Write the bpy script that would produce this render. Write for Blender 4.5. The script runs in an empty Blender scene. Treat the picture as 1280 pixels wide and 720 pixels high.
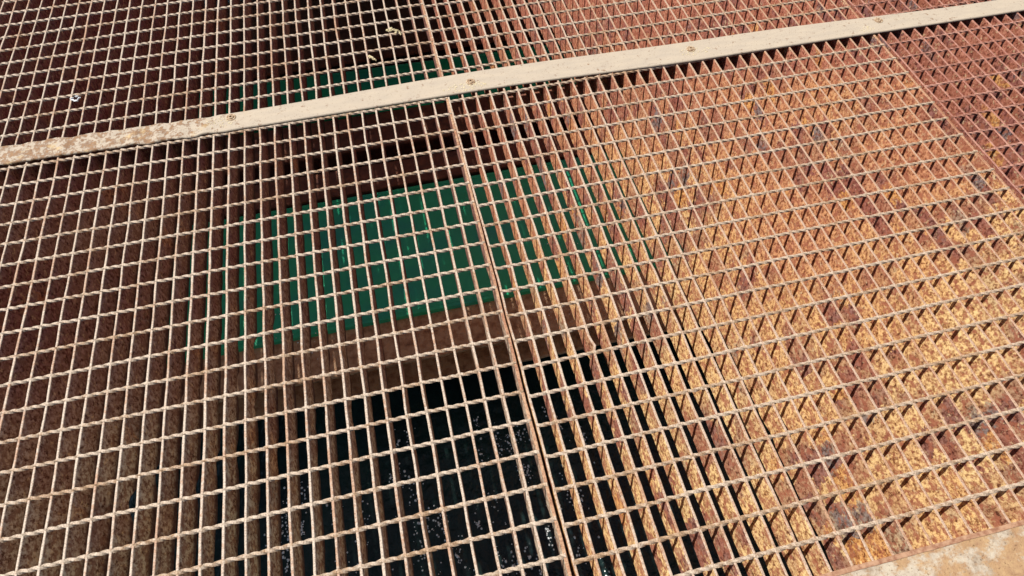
import bpy, bmesh, math, random
from mathutils import Vector, Matrix, noise

# All layout numbers are in bar pitches (one bearing bar to the next); S is metres per pitch.
S = 0.04
C = bpy.context.scene.collection
scene = bpy.context.scene
PITCH_Y = 1.6281            # cross bar spacing in pitches
BAR_T, BAR_H = 0.128, 1.75
rnd = random.Random(7)

# ------------------------------------------------------------------ node helpers
def new_mat(name):
    m = bpy.data.materials.new(name); m.use_nodes = True
    nt = m.node_tree
    b = nt.nodes['Principled BSDF']
    return m, nt, b

def N(nt, t, **kw):
    n = nt.nodes.new(t)
    for k, v in kw.items():
        if k.startswith('i_'): n.inputs[k[2:].replace('_', ' ')].default_value = v
        else: setattr(n, k, v)
    return n

def pos(nt, scale=(1, 1, 1), loc=(0, 0, 0)):
    g = N(nt, 'ShaderNodeNewGeometry')
    mp = N(nt, 'ShaderNodeMapping')
    mp.inputs['Scale'].default_value = scale; mp.inputs['Location'].default_value = loc
    nt.links.new(g.outputs['Position'], mp.inputs['Vector'])
    return mp.outputs['Vector']

def noise_f(nt, vec, scale, detail=4, rough=.6):
    n = N(nt, 'ShaderNodeTexNoise'); n.inputs['Scale'].default_value = scale
    n.inputs['Detail'].default_value = detail; n.inputs['Roughness'].default_value = rough
    nt.links.new(vec, n.inputs['Vector']); return n.outputs['Fac']

def voro(nt, vec, scale, feature='F1', out='Distance'):
    n = N(nt, 'ShaderNodeTexVoronoi', feature=feature); n.inputs['Scale'].default_value = scale
    nt.links.new(vec, n.inputs['Vector']); return n.outputs[out]

def ramp(nt, fac, stops, interp='LINEAR'):
    r = N(nt, 'ShaderNodeValToRGB'); cr = r.color_ramp; cr.interpolation = interp
    while len(cr.elements) < len(stops): cr.elements.new(.5)
    for e, (p, c) in zip(cr.elements, stops):
        e.position = p; e.color = (*c, 1) if len(c) == 3 else c
    nt.links.new(fac, r.inputs['Fac']); return r.outputs['Color']

def mixc(nt, fac, a, b, mode='MIX'):
    m = N(nt, 'ShaderNodeMix', data_type='RGBA', blend_type=mode)
    for sock, v in ((m.inputs[0], fac), (m.inputs[6], a), (m.inputs[7], b)):
        if isinstance(v, (int, float)): sock.default_value = v
        elif isinstance(v, tuple): sock.default_value = (*v, 1)
        else: nt.links.new(v, sock)
    return m.outputs[2]

def mrange(nt, v, a, b, c=0, d=1):
    m = N(nt, 'ShaderNodeMapRange'); nt.links.new(v, m.inputs[0])
    for i, x in enumerate((a, b, c, d)): m.inputs[1 + i].default_value = x
    return m.outputs[0]

def bump(nt, bsdf, h, strength, dist=.001):
    b = N(nt, 'ShaderNodeBump'); b.inputs['Strength'].default_value = strength
    b.inputs['Distance'].default_value = dist
    nt.links.new(h, b.inputs['Height']); nt.links.new(b.outputs['Normal'], bsdf.inputs['Normal'])

def axis(nt, k):
    g = N(nt, 'ShaderNodeNewGeometry'); s = N(nt, 'ShaderNodeSeparateXYZ')
    nt.links.new(g.outputs['Position'], s.inputs[0]); return s.outputs[k]

# ------------------------------------------------------------------ materials
RUST = [(.71, .495, .215), (.67, .40, .16), (.54, .26, .12), (.42, .16, .095)]
def rust_face(name, red=0.0, dark=1.0, cols=RUST, blot=(.34, .115, .06), patchy=1.0, dark_brown=0.0):
    """Scaly rust on the upright faces of the bars: tan, orange, red brown and slate patches."""
    m, nt, b = new_mat(name)
    v = pos(nt)
    big = noise_f(nt, v, 1.5, 3, .55)
    yy = axis(nt, 1)
    far = mrange(nt, yy, -0.75, 0.35)
    tone = N(nt, 'ShaderNodeMath', operation='ADD'); nt.links.new(far, tone.inputs[0])
    sc = N(nt, 'ShaderNodeMath', operation='MULTIPLY_ADD'); nt.links.new(big, sc.inputs[0])
    sc.inputs[1].default_value = 1.8; sc.inputs[2].default_value = -.92 + red
    nt.links.new(sc.outputs[0], tone.inputs[1])
    base = ramp(nt, tone.outputs[0], list(zip((0, .35, .7, 1.0), cols)))
    # patches that change from cell to cell
    vn = N(nt, 'ShaderNodeTexNoise'); vn.inputs['Scale'].default_value = 70; vn.inputs['Detail'].default_value = 3; nt.links.new(v, vn.inputs['Vector'])
    va = N(nt, 'ShaderNodeVectorMath', operation='MULTIPLY_ADD'); nt.links.new(vn.outputs['Color'], va.inputs[0]); va.inputs[1].default_value = (.5, .8, .8)
    nt.links.new(pos(nt, (25, 17, 6)), va.inputs[2])
    cell = voro(nt, va.outputs[0], 1.0, 'F1', 'Color')
    sep = N(nt, 'ShaderNodeSeparateColor'); nt.links.new(cell, sep.inputs[0])
    gate = noise_f(nt, v, 4.2, 3, .55)
    pm = N(nt, 'ShaderNodeMath', operation='MULTIPLY')
    nt.links.new(ramp(nt, sep.outputs[0], [(.36, (0, 0, 0)), (.58, (.92, .92, .92))]), pm.inputs[0])
    nt.links.new(mrange(nt, gate, .40, .56, 0, patchy), pm.inputs[1])
    patch = ramp(nt, sep.outputs[1], [(.0, (.27, .095, .07)), (.45, (.22, .09, .075)), (.80, (.17, .135, .13)), (.9, (.60, .30, .09))], 'CONSTANT')
    base = mixc(nt, pm.outputs[0], base, patch)
    # speckle: flakes
    f1 = noise_f(nt, pos(nt, (1, 1, .8)), 125, 5, .72)
    base = mixc(nt, 1.0, base, ramp(nt, f1, [(.38, (.20, .10, .08)), (.46, (.66, .50, .44)), (.52, (1.0, .98, .95)), (.60, (1.26, 1.32, 1.32))]), 'MULTIPLY')
    f2 = noise_f(nt, v, 60, 4, .65)
    base = mixc(nt, ramp(nt, f2, [(.50, (0, 0, 0)), (.58, (.82, .82, .82))]), base, blot)
    f3 = noise_f(nt, pos(nt, (1, 1, 1), (5, 3, 1)), 85, 4, .7)
    base = mixc(nt, ramp(nt, f3, [(.57, (0, 0, 0)), (.68, (.8, .8, .8))]), base, (.69, .51, .27))
    if dark_brown:      # dark brown lower edge with a ragged upper limit
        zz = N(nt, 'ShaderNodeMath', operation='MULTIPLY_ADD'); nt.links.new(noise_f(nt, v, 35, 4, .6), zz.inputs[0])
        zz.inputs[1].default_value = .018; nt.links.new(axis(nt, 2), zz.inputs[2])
        base = mixc(nt, mrange(nt, zz.outputs[0], -.040, -.052, 0, dark_brown), base, (.085, .04, .032))
    base = mixc(nt, 1.0, base, (dark, dark, dark * 1.08), 'MULTIPLY')
    nt.links.new(base, b.inputs['Base Color'])
    b.inputs['Roughness'].default_value = .85; b.inputs['Specular IOR Level'].default_value = .25
    bump(nt, b, f1, .9, .0012)
    return m

def worn_top(name, pale, rusty, amount, grad=.1):
    """Walked-on upper edges: pale oxide with rust breaking through."""
    m, nt, b = new_mat(name)
    v = pos(nt)
    n1 = noise_f(nt, v, 120, 5, .7); n2 = noise_f(nt, v, 9, 3, .6)
    s = N(nt, 'ShaderNodeMath', operation='ADD'); nt.links.new(n1, s.inputs[0]); nt.links.new(n2, s.inputs[1])
    oi = N(nt, 'ShaderNodeObjectInfo')
    half = N(nt, 'ShaderNodeMath', operation='MULTIPLY_ADD'); nt.links.new(s.outputs[0], half.inputs[0]); half.inputs[1].default_value = .5
    rv = N(nt, 'ShaderNodeMath', operation='MULTIPLY_ADD'); nt.links.new(oi.outputs['Random'], rv.inputs[0]); rv.inputs[1].default_value = .07; rv.inputs[2].default_value = -.035
    nt.links.new(rv.outputs[0], half.inputs[2])
    c = mixc(nt, ramp(nt, half.outputs[0], [(amount, (0, 0, 0)), (amount + .11, (.85, .85, .85))]), pale, rusty)
    # paler towards the near left where feet have polished it
    xx = axis(nt, 0)
    c = mixc(nt, mrange(nt, xx, 0.9, 2.3, 0, grad), c, rusty)
    c = mixc(nt, 1.0, c, ramp(nt, noise_f(nt, v, 330, 3, .6), [(.34, (.52, .46, .42)), (.48, (.94, .93, .92)), (.62, (1.12, 1.12, 1.12))]), 'MULTIPLY')
    nt.links.new(c, b.inputs['Base Color'])
    b.inputs['Roughness'].default_value = .62; b.inputs['Specular IOR Level'].default_value = .4
    bump(nt, b, n1, .5, .0006)
    return m

M = {}
M['rust'] = rust_face('scaly rust')
M['rust_red'] = rust_face('red scaly rust', .45, .85)
M['rust_left'] = rust_face('dull brown rust with painted shade', .05, 1.0, [(.50, .44, .31), (.48, .38, .27), (.34, .20, .145), (.23, .09, .075)], (.26, .14, .085), .45, .85)  # shade of the left panel's faces is partly in these darker rust colours
M['top'] = worn_top('worn pale oxide', (.415, .335, .26), (.31, .165, .09), .475, .75)
M['top_edge'] = worn_top('bare orange rust edge', (.37, .225, .13), (.26, .11, .055), .43)
M['top_red'] = worn_top('salmon oxide', (.34, .17, .12), (.24, .09, .06), .43)
M['twist'] = worn_top('worn twisted rod', (.405, .325, .245), (.28, .17, .09), .475, .30)
M['twist_red'] = worn_top('salmon twisted rod', (.36, .19, .14), (.24, .095, .06), .45)

def strap_mat():
    m, nt, b = new_mat('chalky cream paint over rust')
    v = pos(nt)
    clean = mixc(nt, ramp(nt, noise_f(nt, pos(nt, (1, 4, 1)), 14, 4, .6), [(.35, (0, 0, 0)), (.7, (1, 1, 1))]), (.335, .28, .215), (.38, .315, .235))
    xx = axis(nt, 0)
    left = mrange(nt, xx, .58, .28)              # corroded left end, X in metres
    n = noise_f(nt, v, 60, 7, .74)
    s = N(nt, 'ShaderNodeMath', operation='MULTIPLY_ADD'); nt.links.new(left, s.inputs[0]); s.inputs[1].default_value = .135
    nt.links.new(n, s.inputs[2])
    c = mixc(nt, ramp(nt, s.outputs[0], [(.63, (0, 0, 0)), (.69, (1, 1, 1))]), clean, mixc(nt, noise_f(nt, v, 90, 4, .6), (.11, .055, .03), (.38, .23, .11)))
    band = ramp(nt, s.outputs[0], [(.60, (0, 0, 0)), (.645, (.85, .85, .85)), (.70, (.1, .1, .1)), (.78, (.6, .6, .6))])
    c = mixc(nt, band, c, (.15, .08, .045))
    ochre = ramp(nt, noise_f(nt, pos(nt, (1, 1, 1), (3, 1, 0)), 26, 5, .7), [(.58, (0, 0, 0)), (.68, (.8, .8, .8))])
    om = N(nt, 'ShaderNodeMath', operation='MULTIPLY'); nt.links.new(ochre, om.inputs[0]); nt.links.new(left, om.inputs[1])
    c = mixc(nt, om.outputs[0], c, (.42, .30, .15))
    # scattered pin holes and stains on the sound part
    pin = ramp(nt, noise_f(nt, v, 260, 3, .6), [(.30, (.55, .48, .42)), (.38, (1, 1, 1))])
    c = mixc(nt, 1.0, c, pin, 'MULTIPLY')
    nt.links.new(c, b.inputs['Base Color'])
    b.inputs['Roughness'].default_value = .75; b.inputs['Specular IOR Level'].default_value = .3
    bump(nt, b, noise_f(nt, v, 130, 5, .7), .45, .001)
    return m
M['strap'] = strap_mat()

def simple_noise(name, stops, scale, detail=5, rough=.8, bmp=.4, spec=.3, dist=.001, stretch=(1, 1, 1)):
    m, nt, b = new_mat(name)
    v = pos(nt, stretch)
    n = noise_f(nt, v, scale, detail, .65)
    nt.links.new(ramp(nt, n, stops), b.inputs['Base Color'])
    b.inputs['Roughness'].default_value = rough; b.inputs['Specular IOR Level'].default_value = spec
    bump(nt, b, noise_f(nt, v, scale * 4, 4, .6), bmp, dist)
    return m
M['lichen'] = simple_noise('yellow lichen', [(.35, (.36, .28, .16)), (.6, (.50, .43, .29))], 300)
M['bolt'] = simple_noise('painted rusty bolt head', [(.40, (.17, .09, .045)), (.58, (.42, .32, .21))], 200)
M['rim'] = simple_noise('salmon rusted edge', [(.38, (.20, .09, .05)), (.6, (.34, .20, .12))], 90)
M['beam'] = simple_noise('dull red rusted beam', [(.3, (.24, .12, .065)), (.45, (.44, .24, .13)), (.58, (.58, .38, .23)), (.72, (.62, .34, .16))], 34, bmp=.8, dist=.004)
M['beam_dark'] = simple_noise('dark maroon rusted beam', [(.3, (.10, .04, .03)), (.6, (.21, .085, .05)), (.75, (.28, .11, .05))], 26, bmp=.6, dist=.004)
M['shell'] = simple_noise('white shell', [(.3, (.42, .42, .44)), (.6, (.60, .60, .60))], 200, bmp=.2)
M['sprig'] = simple_noise('dry yellow sprig', [(.35, (.17, .12, .06)), (.55, (.46, .39, .23))], 200, bmp=.3)
M['seal'] = simple_noise('foam white', [(.3, (.8, .85, .84)), (.6, (.95, .96, .95))], 80, rough=.15, bmp=0, spec=.8)

def green_mat():
    m, nt, b = new_mat('wet green paint')
    v = pos(nt)
    c = ramp(nt, noise_f(nt, v, 5, 4, .6), [(.32, (.02, .43, .18)), (.47, (.025, .48, .22)), (.58, (.022, .42, .23)), (.72, (.02, .34, .25))])
    c = mixc(nt, ramp(nt, noise_f(nt, pos(nt, (1, 3, 1)), 30, 4, .6), [(.55, (0, 0, 0)), (.75, (.5, .5, .5))]), c, (.04, .46, .26))
    nt.links.new(c, b.inputs['Base Color'])
    b.inputs['Roughness'].default_value = .35
    bump(nt, b, noise_f(nt, v, 14, 3, .5), .25, .004)
    return m
M['green'] = green_mat()

def water_mat():
    m, nt, b = new_mat('dark harbour water')
    v = pos(nt)
    c = ramp(nt, noise_f(nt, v, 2.2, 3, .5), [(.35, (.010, .020, .022)), (.65, (.020, .052, .046))])
    nt.links.new(c, b.inputs['Base Color'])
    b.inputs['Roughness'].default_value = .04; b.inputs['IOR'].default_value = 1.33
    n1 = noise_f(nt, v, 26, 4, .55)
    bump(nt, b, n1, 1.0, .012)
    return m
M['water'] = water_mat()

def concrete_mat():
    m, nt, b = new_mat('salt-bleached rust-stained concrete')
    v = pos(nt)
    n = noise_f(nt, v, 22, 6, .7)
    c = ramp(nt, n, [(.34, (.12, .08, .05)), (.43, (.27, .21, .15)), (.54, (.38, .32, .245)), (.70, (.43, .37, .27))])
    xx = axis(nt, 0)
    r = noise_f(nt, pos(nt, (1, 1.4, 1), (2.3, 0, 0)), 15, 6, .72)
    s = N(nt, 'ShaderNodeMath', operation='MULTIPLY_ADD'); nt.links.new(mrange(nt, xx, 1.45, 1.85), s.inputs[0]); s.inputs[1].default_value = .12
    nt.links.new(r, s.inputs[2])
    c = mixc(nt, ramp(nt, s.outputs[0], [(.51, (0, 0, 0)), (.61, (.92, .92, .92))]), c, mixc(nt, noise_f(nt, v, 60, 4, .7), (.15, .055, .03), (.46, .31, .15)))
    c = mixc(nt, 1.0, c, ramp(nt, noise_f(nt, v, 200, 4, .7), [(.32, (.4, .36, .32)), (.42, (1, 1, 1))]), 'MULTIPLY')
    nt.links.new(c, b.inputs['Base Color']); b.inputs['Roughness'].default_value = .9
    b.inputs['Specular IOR Level'].default_value = .2
    bump(nt, b, noise_f(nt, v, 70, 6, .75), .8, .003)
    return m
M['concrete'] = concrete_mat()
M['pit'] = simple_noise('damp pit wall', [(.3, (.05, .04, .035)), (.6, (.12, .095, .08))], 6, bmp=.5, dist=.005)

# ------------------------------------------------------------------ object helpers
def link(name, mesh, mats, parent=None):
    for m in mats:
        if m.name not in [x.name for x in mesh.materials if x]: mesh.materials.append(m)
    o = bpy.data.objects.new(name, mesh); C.objects.link(o)
    if parent: o.parent = parent
    return o

def empty(name, loc, rz=0):
    o = bpy.data.objects.new(name, None); C.objects.link(o)
    o.location = Vector(loc) * S; o.rotation_euler = (0, 0, rz); o.empty_display_size = .05
    return o

def tag(o, label=None, cat=None, group=None, kind=None):
    if label: o['label'] = label
    if cat: o['category'] = cat
    if group: o['group'] = group
    if kind: o['kind'] = kind

def sweep(profile_fn, params, mat_fn=None, smooth=False, name='m'):
    """Closed profile swept along a list of parameters, capped; coordinates in pitches."""
    vs, fs, mi = [], [], []
    rings = [profile_fn(t) for t in params]
    n = len(rings[0])
    for r in rings: vs += [tuple(c * S for c in p) for p in r]
    for i in range(len(rings) - 1):
        for k in range(n):
            a, b2 = i * n + k, i * n + (k + 1) % n
            fs.append((a, b2, b2 + n, a + n)); mi.append(mat_fn(k) if mat_fn else 0)
    fs.append(tuple(range(n))[::-1]); mi.append(0)
    fs.append(tuple(range((len(rings) - 1) * n, len(rings) * n))); mi.append(0)
    me = bpy.data.meshes.new(name); me.from_pydata(vs, [], fs); me.update()
    me.polygons.foreach_set('material_index', mi)
    if smooth: me.polygons.foreach_set('use_smooth', [True] * len(fs))
    bm = bmesh.new(); bm.from_mesh(me); bmesh.ops.recalc_face_normals(bm, faces=bm.faces); bm.to_mesh(me); bm.free()
    return me

# ------------------------------------------------------------------ grating
def bar_mesh(y0, y1, seed, t=BAR_T, h=BAR_H, wob=.026, dents=(), leak_cut=0):
    n = int((y1 - y0) / .33)
    ys = [y0 + (y1 - y0) * i / n for i in range(n + 1)]
    def prof(y):
        w = wob * noise.noise((y * .35, seed * 3.7, 0)) * 2 + .012 * noise.noise((y * 1.9, seed * 1.3, 5))
        for (yd, amp, wid) in dents: w += amp * math.exp(-((y - yd) / wid) ** 2)
        e = .012 * noise.noise((y * 2.7, seed * 2.1, 9)); hh = h + .04 * noise.noise((y * 1.7, seed, 2))
        if y < -4: hh -= leak_cut * min(1, (-4 - y) / 3) * max(0, noise.noise((y * .55, seed * 4.3, 17)) - .05)   # lower edge cut back so spots of sun reach the water
        zt = .010 * noise.noise((y * 1.1, seed * .7, 4))
        a = t / 2 + e; c = .024
        lean = .03 * noise.noise((y * .2, seed * 5.1, 7))
        return [(w - a + lean, y, -hh), (w - a, y, -c + zt), (w - a + c, y, zt), (w + a - c, y, zt),
                (w + a, y, -c + zt), (w + a + lean, y, -hh)]
    return sweep(prof, ys, lambda k: 1 if k in (1, 2, 3) else 0, name='bearing_bar')

def rod_mesh(x0, x1, bars, seed, s=.142):
    n = int((x1 - x0) / .125)
    xs = [x0 + (x1 - x0) * i / n for i in range(n + 1)]
    R0 = s / math.sqrt(2); turn = 2.0; ph = seed * 1.31
    frac = bars - math.floor(bars)
    def prof(x):
        d = abs((x - frac + .5) % 1 - .5)
        weld = 1 + (.30 + .18 * noise.noise((round(x - frac) * 1.7, seed, 13))) * math.exp(-(d / .13) ** 2)
        a0 = ph + 2 * math.pi * x / turn + .35 * noise.noise((x * .4, seed, 1))
        r = R0 * weld * (1 + .09 * noise.noise((x * 2.2, seed * 2., 3)))
        wy = .035 * noise.noise((x * .3, seed * 1.7, 8)) + .02 * noise.noise((x * 1.5, seed, 11))
        out = []
        for k in range(8):                        # slightly rounded square
            a = a0 + k * math.pi / 4
            rr = r * 1.06 if k % 2 == 0 else r * .74
            out.append((x, wy + rr * math.cos(a), -.075 + .012 * noise.noise((x * .8, seed, 6)) + rr * math.sin(a)))
        return out
    return sweep(prof, xs, None, name='cross_bar')

def panel(label, ox, oy, rz, bar_x, rod_y, rod_x, y0, y1, mats, seed, dents={}, edge_rusty=True):
    """ox, oy: panel origin; bar_x, rod_y: local positions; rod_x: rod span"""
    root = empty('grating_panel', (ox, oy, 0), rz)
    tag(root, label, 'steel grating', 'grating panels laid side by side over the water')
    for k, x in enumerate(bar_x):
        me = bar_mesh(y0, y1, seed + k * 1.0, t=BAR_T * (1.3 if k == len(bar_x) - 1 and edge_rusty else rnd.uniform(.92, 1.08)), dents=dents.get(k, ()), leak_cut=1.0 if seed == 1 and k >= 13 else (.35 if k > 8 else 0))
        edge = (k == len(bar_x) - 1 and edge_rusty)
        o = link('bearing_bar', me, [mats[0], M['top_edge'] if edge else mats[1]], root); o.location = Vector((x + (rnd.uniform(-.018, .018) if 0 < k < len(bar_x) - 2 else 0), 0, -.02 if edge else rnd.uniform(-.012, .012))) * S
    for k, y in enumerate(rod_y):
        me = rod_mesh(rod_x[0], rod_x[1], bar_x[1], seed + 50 + k)
        o = link('cross_bar', me, [mats[2]], root); o.location = Vector((0, y + rnd.uniform(-.012, .012), 0)) * S
    # banding bar closing the near and far ends
    for ye in (y0 - .03, y1 + .03):
        bx0, bx1 = bar_x[0] - .07, bar_x[-1] + .07
        def prof(x, ye=ye): return [(x, ye - .03, -BAR_H), (x, ye - .03, -.03), (x, ye + .03, -.03), (x, ye + .03, -BAR_H)]
        link('end_bar', sweep(prof, [bx0 + (bx1 - bx0) * i / 40 for i in range(41)], None, name='end_bar'), [mats[0]], root)
    return root

Y0, Y1 = -26.14, 30.6
rowsA = [-j * PITCH_Y for j in range(-18, 16)]
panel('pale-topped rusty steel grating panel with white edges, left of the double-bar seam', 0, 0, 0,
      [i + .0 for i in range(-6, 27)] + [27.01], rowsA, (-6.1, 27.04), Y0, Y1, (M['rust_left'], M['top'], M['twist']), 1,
      dents={14: [(-21.5, -.05, .7)], 17: [(-3.0, .03, .6)]})
rowsB = [-j * PITCH_Y for j in range(-18, 16)]
panel('cream-topped steel grating panel with scaly orange rust faces, between the two seams', 27.204, -.363, .0059,
      [float(k) for k in range(0, 34)], rowsB, (-.04, 33.1), Y0 + .24, Y1 + .1, (M['rust'], M['top'], M['twist']), 101,
      dents={4: [(-12.6, .16, .28)], 9: [(-8.0, -.06, .5)]})
rowsC = [-j * PITCH_Y for j in range(-18, 16)]
panel('salmon red grating panel without pale wear, at the far right beyond the second seam', 60.66, -.20, .0125,
      [float(k) for k in range(0, 34)], rowsC, (-.04, 33.1), Y0 + .2, Y1 - .6, (M['rust_red'], M['top_red'], M['twist_red']), 201)

# ------------------------------------------------------------------ strap and its bolts
def interp(tab, x):
    if x <= tab[0][0]: return tab[0][1]
    for (a, va), (b, vb) in zip(tab, tab[1:]):
        if x <= b:
            f = (x - a) / (b - a); f = f * f * (3 - 2 * f); return va + (vb - va) * f
    return tab[-1][1]
top_e = [(-6.6, 10.15), (-3, 10.15), (12.2, 9.90), (29.9, 10.3), (48.5, 9.88), (71.5, 9.13), (94, 8.3)]
bot_e = [(-6.6, 8.50), (-2.7, 8.44), (12.2, 8.20), (29.5, 8.24), (47.6, 7.73), (73.2, 7.46), (94, 7.0)]
strap = empty('strap_bar', (30, 9, 0))
tag(strap, 'long cream flat bar bolted across the grating, its left end eaten by ochre rust', 'flat bar')
def strap_prof(x):
    cor = max(0, min(1, (15 - x) / 6))
    e1 = cor * (.22 * noise.noise((x * .9, 1, 0)) + .07 * noise.noise((x * 3.1, 1, 4)))
    e2 = cor * (.17 * noise.noise((x * .8, 7, 0)) + .06 * noise.noise((x * 3.3, 7, 4)))
    e1 += .012 * noise.noise((x * 2, 2, 2)); e2 += .012 * noise.noise((x * 2, 5, 2))
    a, b = interp(bot_e, x) + e2 - 9, interp(top_e, x) + e1 - 9
    zb = .045; zt = .17 + .05 * cor * noise.noise((x * 1.3, 3, 3))
    c = .05
    n = 7
    pts = [(x - 30, a, zb), (x - 30, a, zt - c), (x - 30, a + c, zt)]
    for k in range(1, n): 
        yy = a + c + (b - a - 2 * c) * k / n
        pts.append((x - 30, yy, zt + .05 * cor * noise.noise((x * 1.8, yy * 3, 6))))
    pts += [(x - 30, b - c, zt), (x - 30, b, zt - c), (x - 30, b, zb)]
    return pts
link('strap_plate', sweep(strap_prof, [-6.6 + i * .22 for i in range(459)], name='strap_plate'), [M['strap']], strap)

def lathe(profile, n=20, name='lathe', squash=1.0, jit=0):
    bm = bmesh.new(); rings = []
    for (r, z) in profile:
        rings.append([bm.verts.new((r * S * math.cos(2 * math.pi * k / n), r * S * squash * math.sin(2 * math.pi * k / n), z * S)) for k in range(n)])
    for a, b in zip(rings, rings[1:]):
        for k in range(n): bm.faces.new((a[k], a[(k + 1) % n], b[(k + 1) % n], b[k]))
    bm.faces.new(rings[0]); bm.faces.new(rings[-1])
    bmesh.ops.recalc_face_normals(bm, faces=bm.faces)
    me = bpy.data.meshes.new(name); bm.to_mesh(me); bm.free()
    return me
boltm = lathe([(.33, .0), (.33, .03), (.29, .05), (.23, .045), (.21, .02), (.20, .02), (.19, .07), (.14, .10), (.09, .10), (.08, .02), (.01, .02)], 22, 'bolt')
for i, (x, y) in enumerate([(12.17, 9.42), (28.95, 9.20), (45.71, 8.98), (61.2, 8.88), (78.0, 8.4)]):
    o = link('bolt', boltm, [M['bolt']], strap); o.location = Vector((x - 30, y - 9, .17)) * S
def blob_mesh(name, r, seed, flat=.35, n=2):
    bm = bmesh.new(); bmesh.ops.create_icosphere(bm, subdivisions=n, radius=r * S)
    for v in bm.verts:
        d = 1 + .35 * noise.noise(v.co / (r * S) * 1.6 + Vector((seed, 0, 0)))
        v.co = Vector((v.co.x * d, v.co.y * d, v.co.z * d * flat))
    me = bpy.data.meshes.new(name); bm.to_mesh(me); bm.free(); return me
# lichen patches beside two of the bolts: one crusty mesh per patch
def crust(cx, cy, w, h, n, seed):
    r2 = random.Random(seed); bm = bmesh.new()
    for _ in range(n):
        a = r2.uniform(0, 6.28); q = math.sqrt(r2.random())
        m = Matrix.Translation(Vector((cx + w * q * math.cos(a), cy + h * q * math.sin(a), .175)) * S) @ Matrix.Diagonal((1, r2.uniform(.6, 1), .3, 1))
        bmesh.ops.create_icosphere(bm, subdivisions=1, radius=r2.uniform(.03, .085) * S, matrix=m)
    me = bpy.data.meshes.new('lichen_patch'); bm.to_mesh(me); bm.free(); return me
for (x, y, w, h, n, sd) in [(28.2, 8.75, 1.3, .42, 70, 1), (29.6, 8.9, .5, .35, 22, 2), (45.9, 8.75, 1.2, .45, 50, 3), (11.4, 9.1, 1.0, .5, 40, 4), (59.8, 8.1, .6, .3, 20, 5)]:
    link('lichen_patch', crust(x - 30, y - 9, w, h, n, sd), [M['lichen']], strap)

# ------------------------------------------------------------------ beams under the grating
PX0, PX1, PY0, PY1 = -6.95, 95.2, -26.25, 31.0
def box_bm(bm, x0, x1, y0, y1, z0, z1, yskew=0):
    vs = [bm.verts.new((x * S, (y + (yskew if x == x1 else 0)) * S, z * S)) for x in (x0, x1) for y in (y0, y1) for z in (z0, z1)]
    for f in ((0, 1, 3, 2), (4, 6, 7, 5), (0, 4, 5, 1), (2, 3, 7, 6), (0, 2, 6, 4), (1, 5, 7, 3)):
        bm.faces.new([vs[i] for i in f])
def mesh_of(bm, name, bevel=.06):
    bmesh.ops.recalc_face_normals(bm, faces=bm.faces)
    if bevel: bmesh.ops.bevel(bm, geom=list(bm.edges), offset=bevel * S, segments=2, profile=.6, affect='EDGES')
    me = bpy.data.meshes.new(name); bm.to_mesh(me); bm.free(); return me
def ibeam(label, y0, y1, z, mat, depth=5.0, group='rusted beams crossing under the grating'):
    r = empty('support_beam', ((PX0 + PX1) / 2, (y0 + y1) / 2, z - depth)); tag(r, label, 'steel beam', group)
    L = (PX1 - PX0) / 2; w = (y1 - y0) / 2
    def flange(za, zb, nm):
        def prof(x): 
            e = .10 * noise.noise((x * .5, z, y0)) + .05 * noise.noise((x * 2.1, z, y0))
            return [(x, -w + e, za), (x, -w + e, zb - .08), (x, -w + .1 + e, zb), (x, w - .1 - e, zb), (x, w - e, zb - .08), (x, w - e, za)]
        link(nm, sweep(prof, [-L + 2 * L * i / 160 for i in range(161)], name=nm), [mat], r)
    flange(depth - .35, depth, 'top_flange'); flange(0, .35, 'bottom_flange')
    bm = bmesh.new(); box_bm(bm, -L, L, -.15, .15, .352, depth - .352); link('web', mesh_of(bm, 'web', 0), [mat], r)
    return r
def dn(y, z0, z1): return -26.7 + (y + 26.7) * (29.94 - z1) / (29.94 - z0)
ZG = -17
ibeam('rust brown beam seen through the bars along the near edge of the wide green girder', dn(-6.6, -10, ZG - .6), dn(-2.5, -10, ZG - .6), ZG - .6, M['beam'])
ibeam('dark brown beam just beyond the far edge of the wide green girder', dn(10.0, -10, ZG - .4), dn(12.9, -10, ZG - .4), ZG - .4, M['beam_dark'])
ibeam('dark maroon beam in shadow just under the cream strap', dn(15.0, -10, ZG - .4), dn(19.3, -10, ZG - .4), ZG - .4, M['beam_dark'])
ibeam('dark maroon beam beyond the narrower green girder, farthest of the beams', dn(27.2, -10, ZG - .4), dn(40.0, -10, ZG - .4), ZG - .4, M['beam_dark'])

def green_box(label, y0, y1, z, skew=0):
    r = empty('green_girder', (PX0, y0, z - 3)); tag(r, label, 'girder', 'green painted girders under the grating')
    bm = bmesh.new(); box_bm(bm, 0, PX1 - PX0, .35, y1 - y0 - .35, 2.2, 2.9, skew); link('top_plate', mesh_of(bm, 'top_plate'), [M['green']], r)
    for a in (0, y1 - y0 - .35):
        bm = bmesh.new(); box_bm(bm, 0, PX1 - PX0, a, a + .345, 2.0, 2.93, skew); link('side_lip', mesh_of(bm, 'side_lip'), [M['green']], r)
green_box('wide green painted steel girder below the middle of the grating', dn(-2.8, -10, ZG), dn(9.65, -10, ZG), ZG)
green_box('narrower green painted steel girder under the cream strap', dn(20.5, -10, ZG), dn(26.5, -10, ZG), ZG, -3.0)

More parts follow.
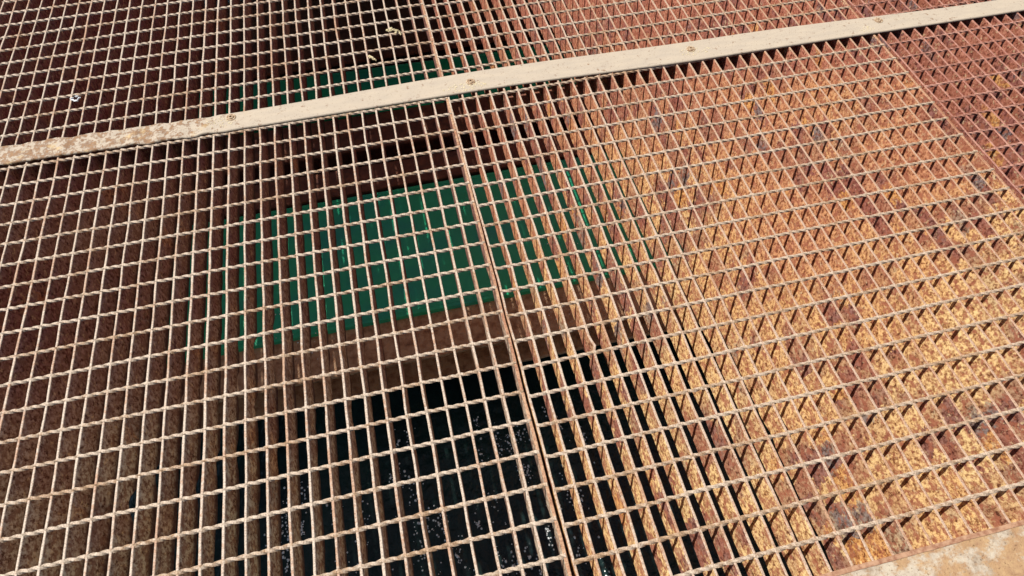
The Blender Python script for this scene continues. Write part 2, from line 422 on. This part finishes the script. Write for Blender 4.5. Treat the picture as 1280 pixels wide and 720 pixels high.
# ------------------------------------------------------------------ water, foam, pit walls, ground
WZ = -32
bm = bmesh.new()
def grade(a, b, n, far): return [-far, -600, -200, -90] + [a + (b - a) * i / n for i in range(n + 1)] + [220, 600, far]
gx, gy = grade(PX0 - 30, PX1 + 40, 120, 25000), grade(PY0 - 40, PY1 + 30, 90, 25000)
gv = [[bm.verts.new((x * S, y * S, (WZ + .12 * noise.noise((x * .35, y * .35, 0))) * S)) for y in gy] for x in gx]
for i in range(len(gx) - 1):
    for j in range(len(gy) - 1): bm.faces.new((gv[i][j], gv[i + 1][j], gv[i + 1][j + 1], gv[i][j + 1]))
for f in bm.faces: f.smooth = True
me = bpy.data.meshes.new('water'); bm.to_mesh(me); bm.free()
o = link('water', me, [M['water']]); tag(o, kind='structure')

def specks(name, centres, z, seed, rmin, rmax, mat, label, cat):
    r2 = random.Random(seed); bm = bmesh.new()
    for (cx, cy, sx, sy, n) in centres:
        for _ in range(n):
            x, y = r2.gauss(cx, sx), r2.gauss(cy, sy)
            if not (PX0 + .5 < x < PX1 - .5): continue
            bmesh.ops.create_icosphere(bm, subdivisions=1, radius=r2.uniform(rmin, rmax) * S,
                matrix=Matrix.Translation(Vector((x, y, z)) * S) @ Matrix.Diagonal((1, r2.uniform(.8, 1.4), .6, 1)))
    for f in bm.faces: f.smooth = True
    me = bpy.data.meshes.new(name); bm.to_mesh(me); bm.free()
    o = link(name, me, [mat]); tag(o, label, cat, kind='stuff')
specks('foam_glints', [(rnd.uniform(4, 36), -26 + 22 * rnd.random() ** 1.4, rnd.uniform(.12, .45), rnd.uniform(.4, 1.5), rnd.randint(5, 26)) for _ in range(110)],
       WZ + .06, 3, .03, .13, M['seal'], 'white bubble flecks standing in for sun glints, scattered on the dark water under the grating', 'foam_glints')  # sun glints on the water put in as white bubbles
specks('water_drops', [(rnd.choice([10, 12, 14, 33, 35, 37]), rnd.uniform(-2, 7), .6, .9, 9) for _ in range(9)],
       ZG + .02, 5, .025, .07, M['seal'], 'tiny bright water drops on the wide green girder', 'drops')

# concrete pier deck with a rectangular opening
DKX0, DKX1, DKY0, DKY1 = PX0 - 22, PX1 + 40, PY0 - 60, PY1 + 110  # outer edges are unseen, sized to admit side skylight and block direct sun
bm = bmesh.new()
xs = [DKX0, PX0, PX1, DKX1]; ys = [DKY0, PY0, PY1, DKY1]; z = .03
top = [[bm.verts.new((x * S, y * S, z * S)) for y in ys] for x in xs]
for i in range(3):
    for j in range(3):
        if (i, j) != (1, 1): bm.faces.new((top[i][j], top[i + 1][j], top[i + 1][j + 1], top[i][j + 1]))
bot = [[bm.verts.new((x * S, y * S, -2.0 * S)) for y in ys] for x in xs]
for i in range(3):
    for j in range(3):
        if (i, j) != (1, 1): bm.faces.new((bot[i][j], bot[i][j + 1], bot[i + 1][j + 1], bot[i + 1][j]))
ring_o = [(0, 0), (1, 0), (2, 0), (3, 0), (3, 1), (3, 2), (3, 3), (2, 3), (1, 3), (0, 3), (0, 2), (0, 1)]
for rg in (ring_o, [(1, 1), (2, 1), (2, 2), (1, 2)]):
    for k in range(len(rg)):
        (a1, b1), (a2, b2) = rg[k], rg[(k + 1) % len(rg)]
        bm.faces.new((top[a1][b1], top[a2][b2], bot[a2][b2], bot[a1][b1]))
bmesh.ops.recalc_face_normals(bm, faces=bm.faces)
me = bpy.data.meshes.new('pier_deck'); bm.to_mesh(me); bm.free()
o = link('ground', me, [M['concrete']]); tag(o, kind='structure')
# thin rusted angle round the near side
fr = empty('edge_angle', (45, PY0, 0)); tag(fr, 'thin salmon rusted angle between the grating ends and the pale concrete edge', 'steel angle')
def ang(x):
    e = .03 * noise.noise((x * .7, 1, 1)) + .025 * noise.noise((x * 4, 1, 1))
    return [(x - 45, -.08 + e, -.02), (x - 45, -.08 + e, .07), (x - 45, -.05 + e, .08), (x - 45, .09 + e, .07), (x - 45, .13 + e, .05), (x - 45, .13 + e, .01)]
link('angle_edge', sweep(ang, [PX0 + (PX1 - PX0) * i / 300 for i in range(301)], name='angle_edge'), [M['rim']], fr)

# ------------------------------------------------------------------ small litter on the bars
def fragment(name, loc, size, mat, label, cat, seed, pieces):
    r2 = random.Random(seed); bm = bmesh.new()
    for (dx, dy, dz, sx, sy, sz, a) in pieces:
        m = Matrix.Translation(Vector((dx, dy, dz)) * S * size) @ Matrix.Rotation(a, 4, 'Z') @ Matrix.Rotation(r2.uniform(-.3, .3), 4, 'X') @ Matrix.Diagonal((sx, sy, sz, 1))
        bmesh.ops.create_icosphere(bm, subdivisions=2, radius=S * size, matrix=m)
    for v in bm.verts: v.co += Vector((noise.noise(v.co * 900), noise.noise(v.co * 900 + Vector((9, 0, 0))), 0)) * S * size * .2
    me = bpy.data.meshes.new(name); bm.to_mesh(me); bm.free()
    o = link(name, me, [mat]); o.location = Vector(loc) * S; tag(o, label, cat)
fragment('shell_fragment', (1.32, 14.05, .12), .42, M['shell'], 'broken white curl of shell lying on the bars at upper left', 'shell', 4,
         [(-.45, .1, 0, .35, .16, .12, .3), (-.2, -.4, 0, .38, .17, .12, -.7), (.3, -.7, 0, .42, .16, .12, -.5), (.65, -.2, 0, .14, .5, .12, -.2), (.3, .35, .05, .35, .10, .1, -.2)])
fragment('dry_sprig', (24.3, 16.4, .12), .42, M['sprig'], 'pale yellow scrap of dried plant caught on the bars near the top', 'plant scrap', 5,
         [(-1.0, .5, 0, .40, .28, .14, .4), (-.4, .75, .05, .38, .25, .16, .9), (.1, .2, .05, .42, .26, .15, -.3), (.6, -.1, .03, .32, .22, .14, .2), (.35, -.6, 0, .2, .3, .12, 0), (1.1, -.9, -.05, .16, .38, .1, .1), (.95, -.3, 0, .1, .5, .08, .2), (-.7, .1, .02, .5, .12, .1, -.2)])
fragment('dry_stalk', (22.3, 13.6, .13), .45, M['sprig'], 'short pale bent stalk on the bars just above the strap', 'plant scrap', 6,
         [(-.3, .3, 0, .3, .35, .2, .4), (.1, -.1, .03, .18, .6, .16, .6), (.5, -.6, 0, .12, .4, .12, .4)])

# ------------------------------------------------------------------ camera
cam = bpy.data.cameras.new('camera'); co = bpy.data.objects.new('camera', cam); C.objects.link(co)
R = [(.97395901, -.2266951, -.00363089), (-.19400429, -.82500692, -.53077859), (.1173294, .517661, -.84750275)]
m = Matrix(((R[0][0], -R[1][0], -R[2][0]), (R[0][1], -R[1][1], -R[2][1]), (R[0][2], -R[1][2], -R[2][2]))).to_4x4()
m.translation = Vector((23.758, -26.704, 29.941)) * S
co.matrix_world = m
cam.sensor_width = 36; cam.lens = 772. / 1280 * 36; cam.clip_end = 1000; cam.clip_start = .01
scene.camera = co

# ------------------------------------------------------------------ light
DX, DY = .512, .23
sdir = Vector((-DX, DY, 1)).normalized()
sun = bpy.data.lights.new('sun', 'SUN'); sun.energy = 5.0; sun.angle = math.radians(.53); sun.color = (1, .95, .88)
so = bpy.data.objects.new('sun', sun); C.objects.link(so)
so.rotation_euler = sdir.to_track_quat('Z', 'Y').to_euler(); so.location = sdir * 5
w = bpy.data.worlds.new('World'); scene.world = w; w.use_nodes = True
nt = w.node_tree; sky = nt.nodes.new('ShaderNodeTexSky'); sky.sky_type = 'NISHITA'; sky.sun_disc = False
sky.sun_elevation = math.asin(sdir.z); sky.sun_rotation = math.atan2(sdir.x, sdir.y)
nt.links.new(sky.outputs[0], nt.nodes['Background'].inputs[0]); nt.nodes['Background'].inputs[1].default_value = .06
scene.view_settings.view_transform = 'Standard'; scene.view_settings.look = 'None'
scene.view_settings.gamma = 1; scene.view_settings.exposure = .62
